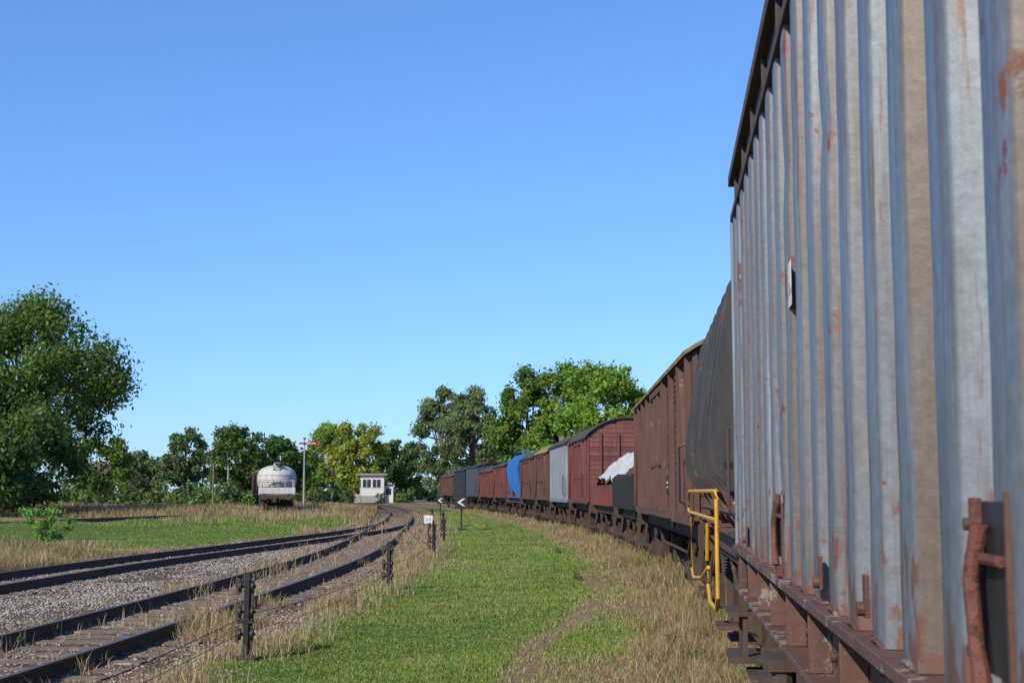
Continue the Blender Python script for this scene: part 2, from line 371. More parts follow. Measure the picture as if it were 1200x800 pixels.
    mb.obj('sole_bars',e); w.obj('wheels_and_springs',e); bf.obj('buffers_and_coupling',e)
def roof_shape(hw,ze,zp,n=16):
    c=zp-ze; Rr=(hw*hw+c*c)/(2*c); out=[]
    a0=math.asin(min(1,hw/Rr))
    for i in range(n+1):
        t=-a0+2*a0*i/n; out.append((Rr*math.sin(t),zp-Rr+Rr*math.cos(t)))
    return out
def covered(name,y0,y1,pl,st,roof='roof',eave=3.5,peak=4.05,style='plank',bays=None,f=side,axs=None,hw=1.42,det=True):
    e,L=place(name,y0,y1,hw=hw,f=f); zf=1.22; z1=eave
    under(e,L,axs or ([2.0,L-2.0] if L<10.5 else [2.2,L-2.2]),detail=det)
    bd=MB(); b=hw-.05
    rs=roof_shape(b-.03,z1-.005,peak-.05)
    prof=[(-(b-.03),zf),((b-.03),zf)]+[(y,z) for y,z in reversed(rs)]
    bd.prism(prof,.03,L-.03,'black')
    if style=='plank':
        z=zf+.01
        while z<z1-.03:
            h=min(.143,z1-z)
            for s in (-1,1):
                dd=rnd.uniform(-.005,.005)
                bd.box(.0,L,min(s*(b-.03),s*(b+dd)),max(s*(b-.03),s*(b+dd)),z,z+h,pl)
            for xx in (0,L):
                xa,xb=(0,.03) if xx==0 else (L-.03,L)
                bd.box(xa-.012 if xx==0 else xa,xb if xx==0 else xb+.012,-(b-.035),b-.035,z,z+h,pl)
            z+=.155
        zz=z
        while zz<peak-.1: # gable boards
            c=peak-.05-(z1-.005);Rr=((b-.03)**2+c*c)/(2*c); t=zz+.147-(peak-.05-Rr); 
            wv=math.sqrt(max(0,Rr*Rr-t*t))
            if wv>.1:
                bd.box(-.012,.029,-wv,wv,zz,zz+.145,pl);bd.box(L-.029,L+.012,-wv,wv,zz,zz+.145,pl)
            zz+=.155
    else:
        p=.38; x=0
        bd.box(0,L,-b+.01,b-.01,zf+.005,z1,pl)
        while x<L-.2:
            for s in (-1,1):
                bd.add([(x+.05,s*(b-.012),zf+.05),(x+.10,s*(b+.05),zf+.05),(x+.24,s*(b+.05),zf+.05),(x+.29,s*(b-.012),zf+.05),
                        (x+.05,s*(b-.012),z1-.08),(x+.10,s*(b+.05),z1-.08),(x+.24,s*(b+.05),z1-.08),(x+.29,s*(b-.012),z1-.08)],
                       [(0,1,5,4),(1,2,6,5),(2,3,7,6),(0,3,2,1),(4,5,6,7)],pl)
            x+=p
    bd.obj('body_panels',e,smooth=False)
    fr=MB(); nb_=bays or max(4,int(L/1.35)); wdt=L/nb_
    for s in (-1,1):
        o=s*b
        def bx(x0,x1,d,z0,z2,k=st):
            fr.box(x0,x1,min(o,o+s*d),max(o,o+s*d),z0,z2,k)
        bx(-.02,L+.02,.055,zf-.06,zf+.07); bx(-.02,L+.02,.05,z1-.09,z1+.0)
        if style=='plank':
            for i in range(nb_+1):
                x=min(max(i*wdt,.05),L-.05); bx(x-.022,x+.022,.085,zf+.07,z1-.09); bx(x-.06,x+.06,.012,zf+.07,z1-.09)
            dm=nb_//2; d0,d1=(dm-1)*wdt+.1,(dm+1)*wdt-.1
            bx(d0,d1,.10,z1-.22,z1-.13); bx(d0-wdt,d1+wdt,.12,zf-.02,zf+.04)
            for x in (d0,d0+(d1-d0)/3,d0+2*(d1-d0)/3,d1): bx(x-.035,x+.035,.095,zf+.075,z1-.23)
            bx(d0,d1,.085,zf+.8,zf+.86)
            for (i,dirn) in ((0,1),(nb_-1,-1)):
                xa,xb=i*wdt+.08,(i+1)*wdt-.08
                if dirn<0: xa,xb=xb,xa
                fr.beam((xa,o+s*.03,zf+.1),(xb,o+s*.03,z1-.12),.05,.07,st,(0,1,0))
            for i in (1,nb_-2): # louvres
                xa=i*wdt+.3
                bx(xa-.04,xa+.64,.03,z1-.62,z1-.56);bx(xa-.04,xa+.64,.03,z1-.2,z1-.16)
                for q in range(5): fr.beam((xa,o+s*.03,z1-.53+q*.075),(xa+.6,o+s*.03,z1-.53+q*.075),.05,.02,st,(0,.7,.7))
        fr.tube([(.35,o+s*.06,zf+.2),(.35,o+s*.14,zf+.25),(.35,o+s*.14,zf+.95),(.35,o+s*.06,zf+1.0)],.015,'black',6)
        bx(L*.3,L*.3+.45,.02,zf+.35,zf+.62,'black')
        bx(L*.3+.06,L*.3+.36,.024,zf+.50,zf+.53,'white'); bx(L*.3+.06,L*.3+.28,.024,zf+.43,zf+.455,'white')
    for x,sg in ((0,-1),(L,1)):
        for y in (-.9,-.3,.3,.9): fr.box(min(x+sg*.014,x+sg*.09),max(x+sg*.014,x+sg*.09),y-.04,y+.04,zf+.0,z1+.12,st)
        for y in (-b+.03,b-.03): fr.box(min(x+sg*.013,x+sg*.04),max(x+sg*.013,x+sg*.04),y-.05,y+.02,zf,z1-.02,st)
    fr.obj('steel_framing',e)
    rf=MB(); r1=roof_shape(hw+.06,z1-.02,peak); r2=[(y,z-.05) for y,z in roof_shape(hw+.05,z1-.02,peak)]
    rf.prism(r1+list(reversed(r2)),-.12,L+.12,roof)
    rf.obj('roof',e)
    return e
# ---------- near corrugated wagon
def near_wagon():
    e,L=place('grey_corrugated_hopper_wagon',-5.5,9.5)
    zf,zt=1.25,3.40; b=1.42; pitch=.43; dep=.085
    prof=[];x=0
    base=b-dep
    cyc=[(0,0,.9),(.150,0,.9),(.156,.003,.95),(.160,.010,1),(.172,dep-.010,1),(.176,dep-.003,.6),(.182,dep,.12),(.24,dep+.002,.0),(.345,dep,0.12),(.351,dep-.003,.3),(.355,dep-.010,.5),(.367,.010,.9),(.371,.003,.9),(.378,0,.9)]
    while x<L-.35:
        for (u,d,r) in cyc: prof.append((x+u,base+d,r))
        x+=pitch
    prof.append((L,base,1))
    zz=list(np.linspace(zf,zt,13)); rg=np.random.default_rng(5)
    dent=rg.normal(0,.0011,(len(zz),len(prof)//14+2))
    for q in range(14): # a few real knocks
        dent[rg.integers(1,11),rg.integers(0,dent.shape[1])]-=rg.uniform(.004,.009)
    V=[];Rr=[]
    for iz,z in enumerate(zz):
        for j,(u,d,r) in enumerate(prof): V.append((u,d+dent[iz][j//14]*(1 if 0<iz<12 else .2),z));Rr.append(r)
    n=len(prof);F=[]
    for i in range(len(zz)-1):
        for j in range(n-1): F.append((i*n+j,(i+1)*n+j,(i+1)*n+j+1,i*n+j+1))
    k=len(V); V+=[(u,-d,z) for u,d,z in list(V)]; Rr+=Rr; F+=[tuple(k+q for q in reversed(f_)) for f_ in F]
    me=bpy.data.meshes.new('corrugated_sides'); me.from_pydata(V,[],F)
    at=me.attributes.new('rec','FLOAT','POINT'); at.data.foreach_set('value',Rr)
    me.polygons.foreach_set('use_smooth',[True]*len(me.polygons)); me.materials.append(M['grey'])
    o=bpy.data.objects.new('corrugated_sides',me);COL.objects.link(o);o.parent=e
    mb=MB()
    for x in (0.02,L-.04): mb.box(x,x+.02,-base,base,zf,zt+.3,'greyfar')
    for s in (-1,1):
        for x in (0,L-.07): mb.box(x,x+.085,min(s*(base-.02),s*(b+.012)),max(s*(base-.02),s*(b+.012)),zf-.05,zt,'greyfar')
    for y in (-1.0,-.5,0,.5,1.0):
        mb.box(L-.018,L+.07,y-.05,y+.05,zf,zt,'greyfar'); mb.box(-.07,.018,y-.05,y+.05,zf,zt,'greyfar')
    mb.obj('end_walls',e,bevel=.006)
    sb=MB()
    for s in (-1,1):
        def bx(x0,x1,a,c,z0,z1_,k='rustsill'): sb.box(x0,x1,min(s*a,s*c),max(s*a,s*c),z0,z1_,k)
        bx(0,L,base-.06,b+.03,zf-.035,zf-.002)
        bx(0,L,b-.10,b-.075,zf-.26,zf-.035)
        bx(0,L,b-.10,b+.02,zf-.285,zf-.26)
        x=.1
        while x<L-.1:
            bx(x,x+.02,b-.075,b+.005,zf-.26,zf-.036); x+=.86
        x=.2
        while x<L-.2:
            sb.cyl((x,s*(b-.075),zf-.1),(x,s*(b-.055),zf-.1),.018,'rail',8); sb.cyl((x,s*(b-.075),zf-.19),(x,s*(b-.055),zf-.19),.018,'rail',8); x+=.215
        bx(0,L,b-.11,b+.012,zt-.0,zt+.05,'roofd'); bx(0,L,b-.09,b-.03,zt+.05,zt+.26,'roofd')
        bx(-.05,L+.05,b-.12,b+.02,zt+.262,zt+.33,'roofd')
        x=.15
        while x<L: 
            bx(x,x+.05,b-.03,b-.005,zt+.05,zt+.26,'roofd'); x+=.86
    sb.obj('side_sill_and_cornice',e,bevel=.004)
    wb=MB(); x=0; rr=random.Random(3)
    while x<L-.4:
        wb.tube([(x+.18,b+.001,zf+.002),(x+.26,b+.004,zf+rr.uniform(.003,.012)),(x+.345,b+.001,zf+.002)],.007,'rustsill',6)
        if rr.random()<.35:
            zq=rr.uniform(zf+.15,zt-.2); xq=x+rr.uniform(.2,.3)
            wb.cyl((xq,b-.001,zq),(xq,b+.006,zq),rr.uniform(.008,.014),'redrust',8); wb.cyl((xq,b-.001,zq-.12),(xq,b+.006,zq-.12),.009,'redrust',8)
        x+=pitch
    wb.obj('welds_and_rivets',e)
    rf=MB(); r1=roof_shape(b+.01,zt+.332,zt+.85); r2=[(y,z-.04) for y,z in r1]
    rf.prism(r1+list(reversed(r2)),-.05,L+.05,'roofd'); rf.prism([(-1.3,zt+.3),(1.3,zt+.3)]+list(reversed([(y*.9,z-.06) for y,z in r1])),L-.02,L+.0,'roofd'); rf.obj('roof',e)
    lt=MB()
    for xl in (L-7.42,L-3.6):
        y=b
        lt.box(xl-.10,xl+.085,y+.0,y+.004,1.33,1.585,'black')  # flat black plate painting the shade inside the latch opening
        lt.box(xl-.112,xl-.10,y+.0,y+.010,1.31,1.60,'rustsill'); lt.box(xl+.065,xl+.085,y+.004,y+.020,1.33,1.59,'redrust')
        lt.tube([(xl-.09,y+.013,1.50),(xl+.095,y+.018,1.50)],.009,'redrust',8)
        lt.tube([(xl+.02,y+.018,1.55),(xl+.035,y+.030,1.47),(xl+.0,y+.032,1.38),(xl-.02,y+.028,1.30)],[.014,.013,.012,.017],'redrust',10)
        lt.box(xl-.06,xl+.05,y+.003,y+.026,1.255,1.295,'redrust')
        for q in (1.36,1.55): lt.cyl((xl+.075,y+.020,q),(xl+.075,y+.030,q),.010,'rail',8)
    for xl in (L-1.2,L-5.1,L-6.1):
        lt.box(xl,xl+.05,b+.0,b+.010,1.30,1.40,'rustsill'); lt.cyl((xl+.025,b+.010,1.32),(xl+.025,b+.028,1.32),.018,'rustsill',10)
    lt.box(L-4.27,L-4.15,b+.001,b+.003,2.29,2.46,'white'); lt.box(L-4.22,L-4.20,b+.0035,b+.005,2.33,2.38,'signred')
    lt.tube([(L-.25,b+.02,1.45),(L-.25,b+.06,1.47),(L-.25,b+.06,2.0),(L-.25,b+.02,2.02)],.010,'rail',6)
    lt.obj('latches_and_fittings',e,bevel=.001)
    under(e,L,[1.7,3.5,L-3.5,L-1.7],sole='rustsill',zs=1.2)
    bg=MB()
    for cx in (2.6,L-2.6):
        for s in (-1,1):
            bg.prism([(s*1.02,.5),(s*1.10,.5),(s*1.10,.8),(s*1.02,.8)],cx-1.35,cx+1.35,'under')
            bg.beam((cx-.9,s*1.18,.62),(cx-.4,s*1.18,.42),.05,.12,'under',(0,1,0)); bg.beam((cx+.9,s*1.18,.62),(cx+.4,s*1.18,.42),.05,.12,'under',(0,1,0)); bg.box(cx-.45,cx+.45,s*1.18-.06,s*1.18+.06,.36,.48,'under')
            for t in (-.16,0,.16): bg.cyl((cx+t,s*1.2,.48),(cx+t,s*1.2,.78),.07,'rail',10)
            for ax in (cx-.9,cx+.9):
                bg.box(ax-.16,ax+.16,min(s*1.2,s*1.40),max(s*1.2,s*1.40),.32,.62,'under'); bg.cyl((ax,s*1.40,.46),(ax,s*1.44,.46),.12,'rail',14)
                bg.beam((ax-.3,s*1.3,.70),(ax+.3,s*1.3,.70),.14,.06,'under')
                for t in (-.22,.22): bg.cyl((ax+t,s*1.3,.40),(ax+t,s*1.3,.70),.065,'rail',10)
        bg.box(cx-.2,cx+.2,-1.15,1.15,.72,.98,'under')
    bg.obj('bogies',e)
    st=MB()
    st.beam((L+.03,1.40,.55),(L+.03,1.40,1.15),.03,.05,'under'); st.beam((L-.42,1.40,.55),(L-.42,1.40,1.15),.03,.05,'under')
    st.box(L-.47,L+.08,1.2,1.50,.53,.57,'under'); st.box(L-.47,L+.08,1.2,1.50,.82,.85,'under')
    st.obj('shunter_step',e)
near_wagon()
# ---------- black hopper with bowed side flaps
def black_hopper():
    e,L=place('black_side_discharge_hopper_wagon',10.75,17.35)
    under(e,L,[1.5,L-1.5],sole='brownst')
    x0,x1=.45,L-.1
    prof=[(.98,3.50),(1.13,3.44),(1.22,3.30),(1.27,3.1),(1.32,2.8),(1.37,2.5),(1.41,2.2),(1.43,1.98),(1.40,1.80),(1.31,1.69),(1.12,1.63)]
    loop=[(-y,z) for y,z in prof]+[(y,z) for y,z in reversed(prof)]
    mb=MB(); mb.prism([(y*.91,2.5+(z-2.5)*.96) for y,z in loop],x0,x1,'black')
    def off(p,d):
        out=[]
        for i in range(len(p)):
            a=p[max(i-1,0)];c=p[min(i+1,len(p)-1)];t=(c[0]-a[0],c[1]-a[1]);l=math.hypot(*t); out.append((p[i][0]-t[1]/l*d,p[i][1]+t[0]/l*d))
        return out
    for s in (-1,1):
        nr=9
        for q in range(nr):
            x=x0+q*(x1-x0-.10)/(nr-1)
            for (dx0,dx1,do,k) in ((0,.03,.10,'blackrib'),(.03,.09,.045,'black'),(.09,.12,.10,'blackrib')):
                oo=off(prof,do); ii=off(prof,-.14); lp=[(s*y,z) for y,z in oo]+[(s*y,z) for y,z in reversed(ii)]
                mb.prism(lp,x+dx0,x+dx1-.001,k)
        for zq in (3,8):
            y,z=prof[zq]; mb.beam((x0,s*(y-.02),z),(x1,s*(y-.02),z),.08,.06,'blackrib')
    mb.box(x0-.05,x1+.05,-1.0,1.0,3.46,3.53,'blackrib')
    mb.box(x0-.04,x0+.04,-1.15,1.15,3.24,3.52,'roofd')
    for y in (-.8,-.27,.27,.8): mb.beam((x0-.03,y,1.3),(x0-.03,y*.95,3.3),.07,.08,'brownst')
    mb.beam((x0-.04,-1.15,2.3),(x0-.04,1.15,2.3),.05,.08,'black')
    mb.obj('hopper_body',e)
    lo=MB(); lo.prism([(-1.1,1.22),(1.1,1.22),(1.25,1.6),(-1.25,1.6)],x0+.3,x1-.3,'brownst')
    lo.box(0,L,-1.3,1.3,1.215,1.25,'brownst')
    for i in range(6):
        x=x0+.4+i*(x1-x0-.8)/5
        for s in (-1,1): lo.beam((x,s*1.15,1.24),(x,s*1.34,1.66),.06,.08,'brownst')
    for s in (-1,1): lo.tube([(x0+.3,s*1.3,1.42),(x1-.3,s*1.3,1.42)],.03,'brownst')
    lo.obj('discharge_frame',e)
    h=MB(); r=.017
    for s in (1,-1):
        y=s*1.49
        h.tube([(.1,y,.98),(.1,y,1.54),(.2,y,1.60),(L-.5,y,1.60),(L-.3,y,1.55),(L-.25,y,1.40),(L-.45,y,1.36),(.1,y,1.38)],r,'yellow')
        h.tube([(.1,y,1.34),(.1,y,.80),(.3,y,.70),(1.3,y,.68),(1.6,y,.8),(1.75,y,1.0),(1.6,y,1.32)],r,'yellow')
        h.tube([(1.6,y,.95),(3.0,y,.78),(L-1.6,y,.66),(L-1.1,y,.74),(L-1.1,y,1.3)],r,'yellow')
        for x in (.1,1.6,3.2,L-.4): h.beam((x,s*1.2,1.31),(x,y,1.31),.03,.03,'brownst')
        h.box(.1,.6,min(y,y-.2*s),max(y,y-.2*s),.56,.59,'brownst')
    h.tube([(.05,1.36,1.5),(.05,1.0,1.8),(.05,.2,1.8),(.05,.1,1.72),(.05,.1,1.25)],r,'yellow')
    h.cyl((.3,.95,1.25),(.3,.95,1.95),.025,'brownst',8); h.obj('yellow_handrails',e)
    hw_=MB(); hw_.tube([(.3+.2*math.cos(t*math.pi/8),.95+.2*math.sin(t*math.pi/8),1.95) for t in range(17)],.018,'black',6)
    for t in range(3): hw_.beam((.3,.95,1.95),(.3+.2*math.cos(t*2.1),.95+.2*math.sin(t*2.1),1.95),.02,.02,'black')
    hw_.obj('brake_wheel',e)
black_hopper()
covered('brown_plank_boxcar',18.4,31.2,'brownpl','brownst',eave=3.42,peak=3.85,bays=9,axs=[2.3,10.3])
# ---------- low black ribbed wagon, low open wagon with tarpaulin
def low_wagon(name,y0,y1,pl,st,zt,load=None,ribs=.5):
    e,L=place(name,y0,y1); under(e,L,[1.6,L-1.6]); mb=MB()
    mb.box(0,L,-1.37,1.37,1.215,1.26,'brownst')
    for s in (-1,1):
        mb.box(0,L,min(s*1.33,s*1.37),max(s*1.33,s*1.37),1.26,zt,pl); mb.box(0,L,min(s*1.32,s*1.40),max(s*1.32,s*1.40),zt,zt+.05,st)
        x=.02
        while x<L: mb.box(x,x+.07,min(s*1.37,s*1.45),max(s*1.37,s*1.45),1.18,zt+.0,st); x+=ribs
    for x in (0,L-.04):
        mb.box(x,x+.04,-1.33,1.33,1.26,zt+.1,pl)
        for y in (-.9,-.3,.3,.9): mb.box(x-.05,x+.09,y-.04,y+.04,1.22,zt+.12,st)
    mb.obj('low_sides',e)
    return e,L
e,L=low_wagon('black_ribbed_low_wagon',32.1,38.2,'black','black',1.95,ribs=.3)
e,L=low_wagon('brown_low_open_wagon',39.4,46.6,'redpl','redst',1.72,ribs=.9)
lo=MB()
for i in range(90):
    x=rnd.uniform(.3,L-.5);y=rnd.uniform(.2,1.2)*rnd.choice((-1,1));z=rnd.uniform(1.5,2.0);a=rnd.uniform(0,3.1)
    lo.beam((x,y,z),(x+math.cos(a)*.5,y*.9,z+rnd.uniform(-.1,.15)),.12,.1,'load')
lo.obj('timber_load',e)
U,Vv=np.meshgrid(np.linspace(0,1,70),np.linspace(-1,1,56)); u=U.ravel();v=Vv.ravel()
hh=2.72-.80*np.abs(v)**1.9-.6*np.clip(np.abs(u-.5)*2-.5,0,1)**1.3+.10*nz(u*9,v*5,1.1,5)+.06*nz(u*9,v*5,3,6)+.14*np.abs(np.sin(u*11+v*2))*(1-.5*np.abs(v))
TV=np.stack([.25+u*(L-.9),v*1.27,hh],1); ti=np.arange(70*56).reshape(56,70)
mesh_np('tarpaulin_cover',TV,np.stack([ti[:-1,:-1],ti[:-1,1:],ti[1:,1:],ti[1:,:-1]],-1).reshape(-1,4),M['tarp'],parent=e,smooth=True)
covered('redbrown_plank_boxcar',48.0,54.3,'redpl','redst',roof='roofd',eave=3.42,peak=4.1,bays=5)
covered('grey_ribbed_boxcar',55.5,63.2,'greyfar','greyfar',roof='roofd',eave=3.5,peak=4.0,style='rib')
covered('brown_plank_boxcar',64.4,70.0,'brownpl','brownst',roof='roof',eave=3.4,peak=3.95,bays=4)
covered('brown_plank_boxcar',71.2,77.4,'brownpl','brownst',roof='roofd',eave=3.3,peak=3.85,bays=4)
# ---------- blue hopper
e,L=place('blue_hopper_wagon',78.8,86.5); under(e,L,[1.6,L-1.6],detail=False); mb=MB()
pr=[(-.7,1.25),(.7,1.25),(1.30,2.1),(1.38,2.9),(1.28,3.3),(.85,3.66),(0,3.8),(-.85,3.66),(-1.28,3.3),(-1.38,2.9),(-1.30,2.1)]
mb.prism(pr,.8,L-.8,'blue')
for i in range(7):
    x=.8+i*(L-1.7)/6; mb.prism([(y*1.06,2.5+(z-2.5)*1.04) for y,z in pr],x,x+.1,'blue')
for x in (.5,L-.6):
    for s in (-1,1): mb.beam((x,s*1.2,1.2),(x+(.4 if x<2 else -.4),s*1.2,2.8),.08,.08,'blue')
for s in(-1,1): mb.tube([(.3,s*.8,3.9),(L-.3,s*.8,3.9)],.03,'blue')
mb.box(.1,L-.1,-1.35,1.35,1.22,1.28,'blue')
mb.obj('hopper_body',e)
covered('redbrown_boxcar',88.0,96.0,'redpl','redst',roof='roofd',eave=3.2,peak=3.6,det=False)
covered('redbrown_boxcar',97.5,108.5,'redpl','redst',roof='roofd',eave=3.0,peak=3.5,det=False)
covered('dark_ribbed_boxcar',110,120,'navy','navy',roof='black',eave=3.5,peak=3.8,style='rib',det=False)
covered('dark_ribbed_boxcar',121.4,131,'black','black',roof='black',eave=3.4,peak=3.8,style='rib',det=False)
covered('brown_plank_boxcar',133,144,'brownpl','brownst',roof='roofd',eave=3.0,peak=3.4,det=False)
# ---------- distant silo wagon & boxcar on the far track
f4=lambda y: tr4(y)-1.42
def silo():
    e,L=place('white_silo_wagon',106,114.5,f=f4); e.location.z=.12; under(e,L,[1.8,L-1.8]); mb=MB()
    for cx in (2.1,L-2.1):
        n=24;rings=[(.5,1.3),(1.0,1.5),(1.38,1.8),(1.46,2.15),(1.46,2.65),(1.36,2.95),(1.1,3.2),(.7,3.36),(.3,3.42),(.28,3.54),(.02,3.56)]
        vs=[(cx+r*1.3*math.cos(2*math.pi*j/n),r*math.sin(2*math.pi*j/n),z) for r,z in rings for j in range(n)]
        fs=[(i*n+j,i*n+(j+1)%n,(i+1)*n+(j+1)%n,(i+1)*n+j) for i in range(len(rings)-1) for j in range(n)]
        mb.add(vs,fs,'silo')
        for y in (-1.2,1.2):
            for t in (-1.2,1.2): mb.beam((cx+t,y,1.2),(cx+t,y*.95,2.3),.1,.1,'silo')
        for z,rr in ((2.15,1.475),(2.65,1.475)):
            mb.tube([(cx+rr*1.3*math.cos(2*math.pi*j/n),rr*math.sin(2*math.pi*j/n),z) for j in range(n+1)],.015,'concrete',5,caps=False)
    mb.obj('silo_tanks',e)
    r=MB(); r.box(.0,L,-1.35,1.35,1.2,1.3,'concrete'); r.box(-.05,.05,-1.35,1.35,1.3,1.75,'silo')
    for y in (-1.25,-.6,.6,1.25): r.beam((.0,y,1.25),(.0,y,2.3),.05,.05,'concrete')
    r.beam((0,-1.25,2.28),(0,1.25,2.28),.05,.05,'concrete'); r.box(.2,L-.2,-.25,.25,3.56,3.60,'concrete')
    for y in (-.25,.25): r.beam((.02,y,1.3),(.6,y,3.5),.05,.05,'under')
    for i in range(8): r.beam((.02+.07*i,-.25,1.5+i*.26),(.02+.07*i,.25,1.5+i*.26),.03,.03,'under')
    r.obj('deck_and_ladder',e)
silo()
covered('brown_plank_boxcar',116,127,'brownpl','brownst',f=f4,eave=3.1,peak=3.5,det=False).location.z=.12
# ---------------------------------------------------------------- lineside furniture
def wire_post(x,y,h=.85):
    z=float(gz(np.array(x),np.array(y))); e=empty('signal_wire_post',(x,y,z),rnd.uniform(-.15,.15)); mb=MB()
    mb.beam((0,0,-.15),(0.01,0,h),.045,.05,'black'); mb.beam((.035,.01,-.15),(.045,.01,h-.08),.015,.06,'rail')
    mb.box(-.08,.08,-.03,.035,h*.42,h*.42+.04,'black')
    for zz in (h-.14,h*.55,h*.3):
        mb.cyl((-.045,-.0,zz),(-.068,-.0,zz),.06,'black',14); mb.cyl((.052,0,zz),(.075,0,zz),.06,'black',14); mb.cyl((-.085,0,zz),(.095,0,zz),.014,'rail',8)
        mb.beam((-.08,-.02,zz-.08),(-.08,-.02,zz+.08),.015,.04,'rail')
    mb.box(-.12,.12,-.12,.12,-.02,.04,'rail'); mb.obj('post_and_pulleys',e); return Vector((x,y,z))
ps=[wire_post(x,y,h) for x,y,h in ((-2.62,14.2,.86),(-2.07,24,.82),(-1.93,35,.95),(-2.25,47,.8),(-2.9,60,.8),(-4.2,75,.8))]
we=MB()
ps=[Vector((-3.2,4,-.05))]+ps
for a_,c_ in zip(ps[:-1],ps[1:]):
    for dx,dz in ((-.056,.26),(.063,.46)):
        pts=[(a_.x+dx+(c_.x-a_.x)*t,a_.y+(c_.y-a_.y)*t,a_.z+(c_.z-a_.z)*t+dz-.1*math.sin(math.pi*t)) for t in np.linspace(0,1,7)]
        we.tube(pts,.0035,'rail',4)
we.obj('signal_wire')
def lantern(x,y,zc,s):
    z=float(gz(np.array(x),np.array(y)));e=empty('point_indicator_lantern',(x,y,z)); mb=MB(); H=zc-z
    mb.cyl((0,0,0),(0,0,H-s/2),.035,'black',10); mb.box(-s/2,s/2,-s*.35,s*.35,H-s/2,H+s/2,'black'); mb.prism([(-s*.3,H+s/2),(s*.3,H+s/2),(s*.12,H+s*.68),(-s*.12,H+s*.68)],-s*.3,s*.3,'black')
    y0=-s*.352-.004; t=s*.34
    mb.add([(t,y0,H+t*.9),(t*.35,y0,H+t*.9),(-t,y0,H),(t*.35,y0,H-t*.9),(t,y0,H-t*.9),(-t*.25,y0,H)],[(0,1,2,5),(5,2,3,4)],'white')
    mb.box(-.2,.2,-.12,.12,0,.1,'black'); mb.beam((0,0,.15),(.4,0,.25),.04,.04,'black'); mb.obj('lantern',e)
lantern(-2.12,60,1.14,.5); lantern(-3.9,78,1.1,.4)
def km(x,y,h=.8):
    z=float(gz(np.array(x),np.array(y)));e=empty('distance_marker_sign',(x,y,z));mb=MB(); mb.cyl((0,0,0),(0,0,h),.025,'rail',8); mb.box(-.12,.12,-.035,-.025,h-.10,h+.12,'white')
    for dx in(-.05,.03): mb.box(dx,dx+.02,-.04,-.036,h-.04,h+.05,'black')
    mb.obj('marker_plate',e)
km(-2.33,40,.85)
def semaphore(x,y):
    z=float(gz(np.array(x),np.array(y)));e=empty('semaphore_signal',(x,y,z));mb=MB();H=6.4
    mb.tube([(0,0,0),(0,0,H)],[.10,.06],'concrete',10)
    for s in (-.25,.25): mb.beam((s,.25,0),(s*.4,.15,H-1.2),.035,.035,'under')
    for i in range(18): mb.beam((-.23+i*.007,.24,.3+i*.28),(.23-i*.007,.24,.3+i*.28),.03,.03,'under')
    a=Vector((0,-.14,H-.45)); 
    mb.beam(a,a+Vector((1.2,0,.0)),.04,.22,'signred'); mb.cyl((1.28,-.16,H-.45),(1.28,-.12,H-.45),.2,'signred',20)
    mb.beam((.2,-.165,H-.45),(1.1,-.165,H-.45),.008,.06,'white'); mb.cyl((0,-.2,H-.45),(0,-.05,H-.45),.10,'under',12)
    mb.beam((-.5,-.14,H-.45),(0,-.14,H-.45),.04,.2,'signred')
    mb.beam((0,0,H),(0,0,H+.4),.06,.06,'white'); mb.box(-.12,.12,-.08,.08,H-.05,H+.1,'under')
    mb.cyl((-.3,-.1,H-.9),(-.3,.2,H-.9),.11,'black'); mb.box(-.3,.3,-.3,.3,0,.25,'concrete'); mb.obj('mast_and_arm',e)
semaphore(-19.5,134)
def hut():
    e=empty('white_station_hut',(-19.6,200,0),math.radians(8)); mb=MB(); w,d,h=1.6,2.3,3.8
    mb.box(-w,w,-d,d,0,1.0,'concrete'); mb.box(-w+.02,w-.02,-d+.02,d-.02,1.0,h,'white'); mb.obj('walls',e)
    r=MB(); r.box(-w-.35,w+.35,-d-.4,d+.4,h,h+.22,'concrete'); r.box(-w-.25,w+.25,-d-.3,d+.3,h+.22,h+.3,'roofd'); r.obj('roof',e)
    g=MB()
    for x in (-1.35,-.0): g.box(x,x+1.1,-d-.0,-d+.03,2.1,3.2,'glass'); g.box(x-.08,x+1.18,-d-.03,-d-.002,2.0,2.09,'white'); g.box(x+.52,x+.58,-d-.03,-d-.002,2.1,3.2,'white')
    for y in (-1.5,.3): g.box(-w-.0,-w+.03,y,y+1.2,2.1,3.2,'glass')
    g.obj('windows_and_door',e)
    a=MB(); a.box(w+.02,w+1.3,-1.5,1.8,0,2.4,'white'); a.box(w+.02,w+1.5,-1.7,2.0,2.4,2.6,'roofd'); a.box(w+.3,w+1.0,-1.53,-1.502,1.1,2.0,'glass'); a.obj('annex',e)
    st=MB()
    for i in range(6): st.box(-w-.9,-w-.05,-d+i*.28,-d+.28+i*.28,0,.2*(i+1),'concrete')
    for i in range(2): st.beam((-w-.9,-d+.1+i*1.4,.2+i),(-w-.9,-d+.1+i*1.4,1.2+i),.05,.05,'signred')
    st.beam((-w-.9,-d,1.2),(-w-.9,-d+1.6,2.3),.05,.05,'signred')
    st.obj('steps',e)
hut()
def post(name,x,y,h,r,k):
    z=float(gz(np.array(x),np.array(y)));e=empty(name,(x,y,z));mb=MB();mb.tube([(0,0,0),(0,0,h)],[r,r*.7],k,8)
    mb.box(-r*1.6,r*1.6,-r*1.6,r*1.6,0,.15,'concrete'); mb.beam((-.4,0,h-.3),(.4,0,h-.3),.06,.06,k)
    for s in (-.35,.35): mb.cyl((s,0,h-.27),(s,0,h-.12),.05,'white',8)
    mb.obj('mast',e)
post('telegraph_pole',-32.4,155,4.6,.11,'wood'); post('telegraph_pole',-31.8,160,4.2,.11,'concrete')
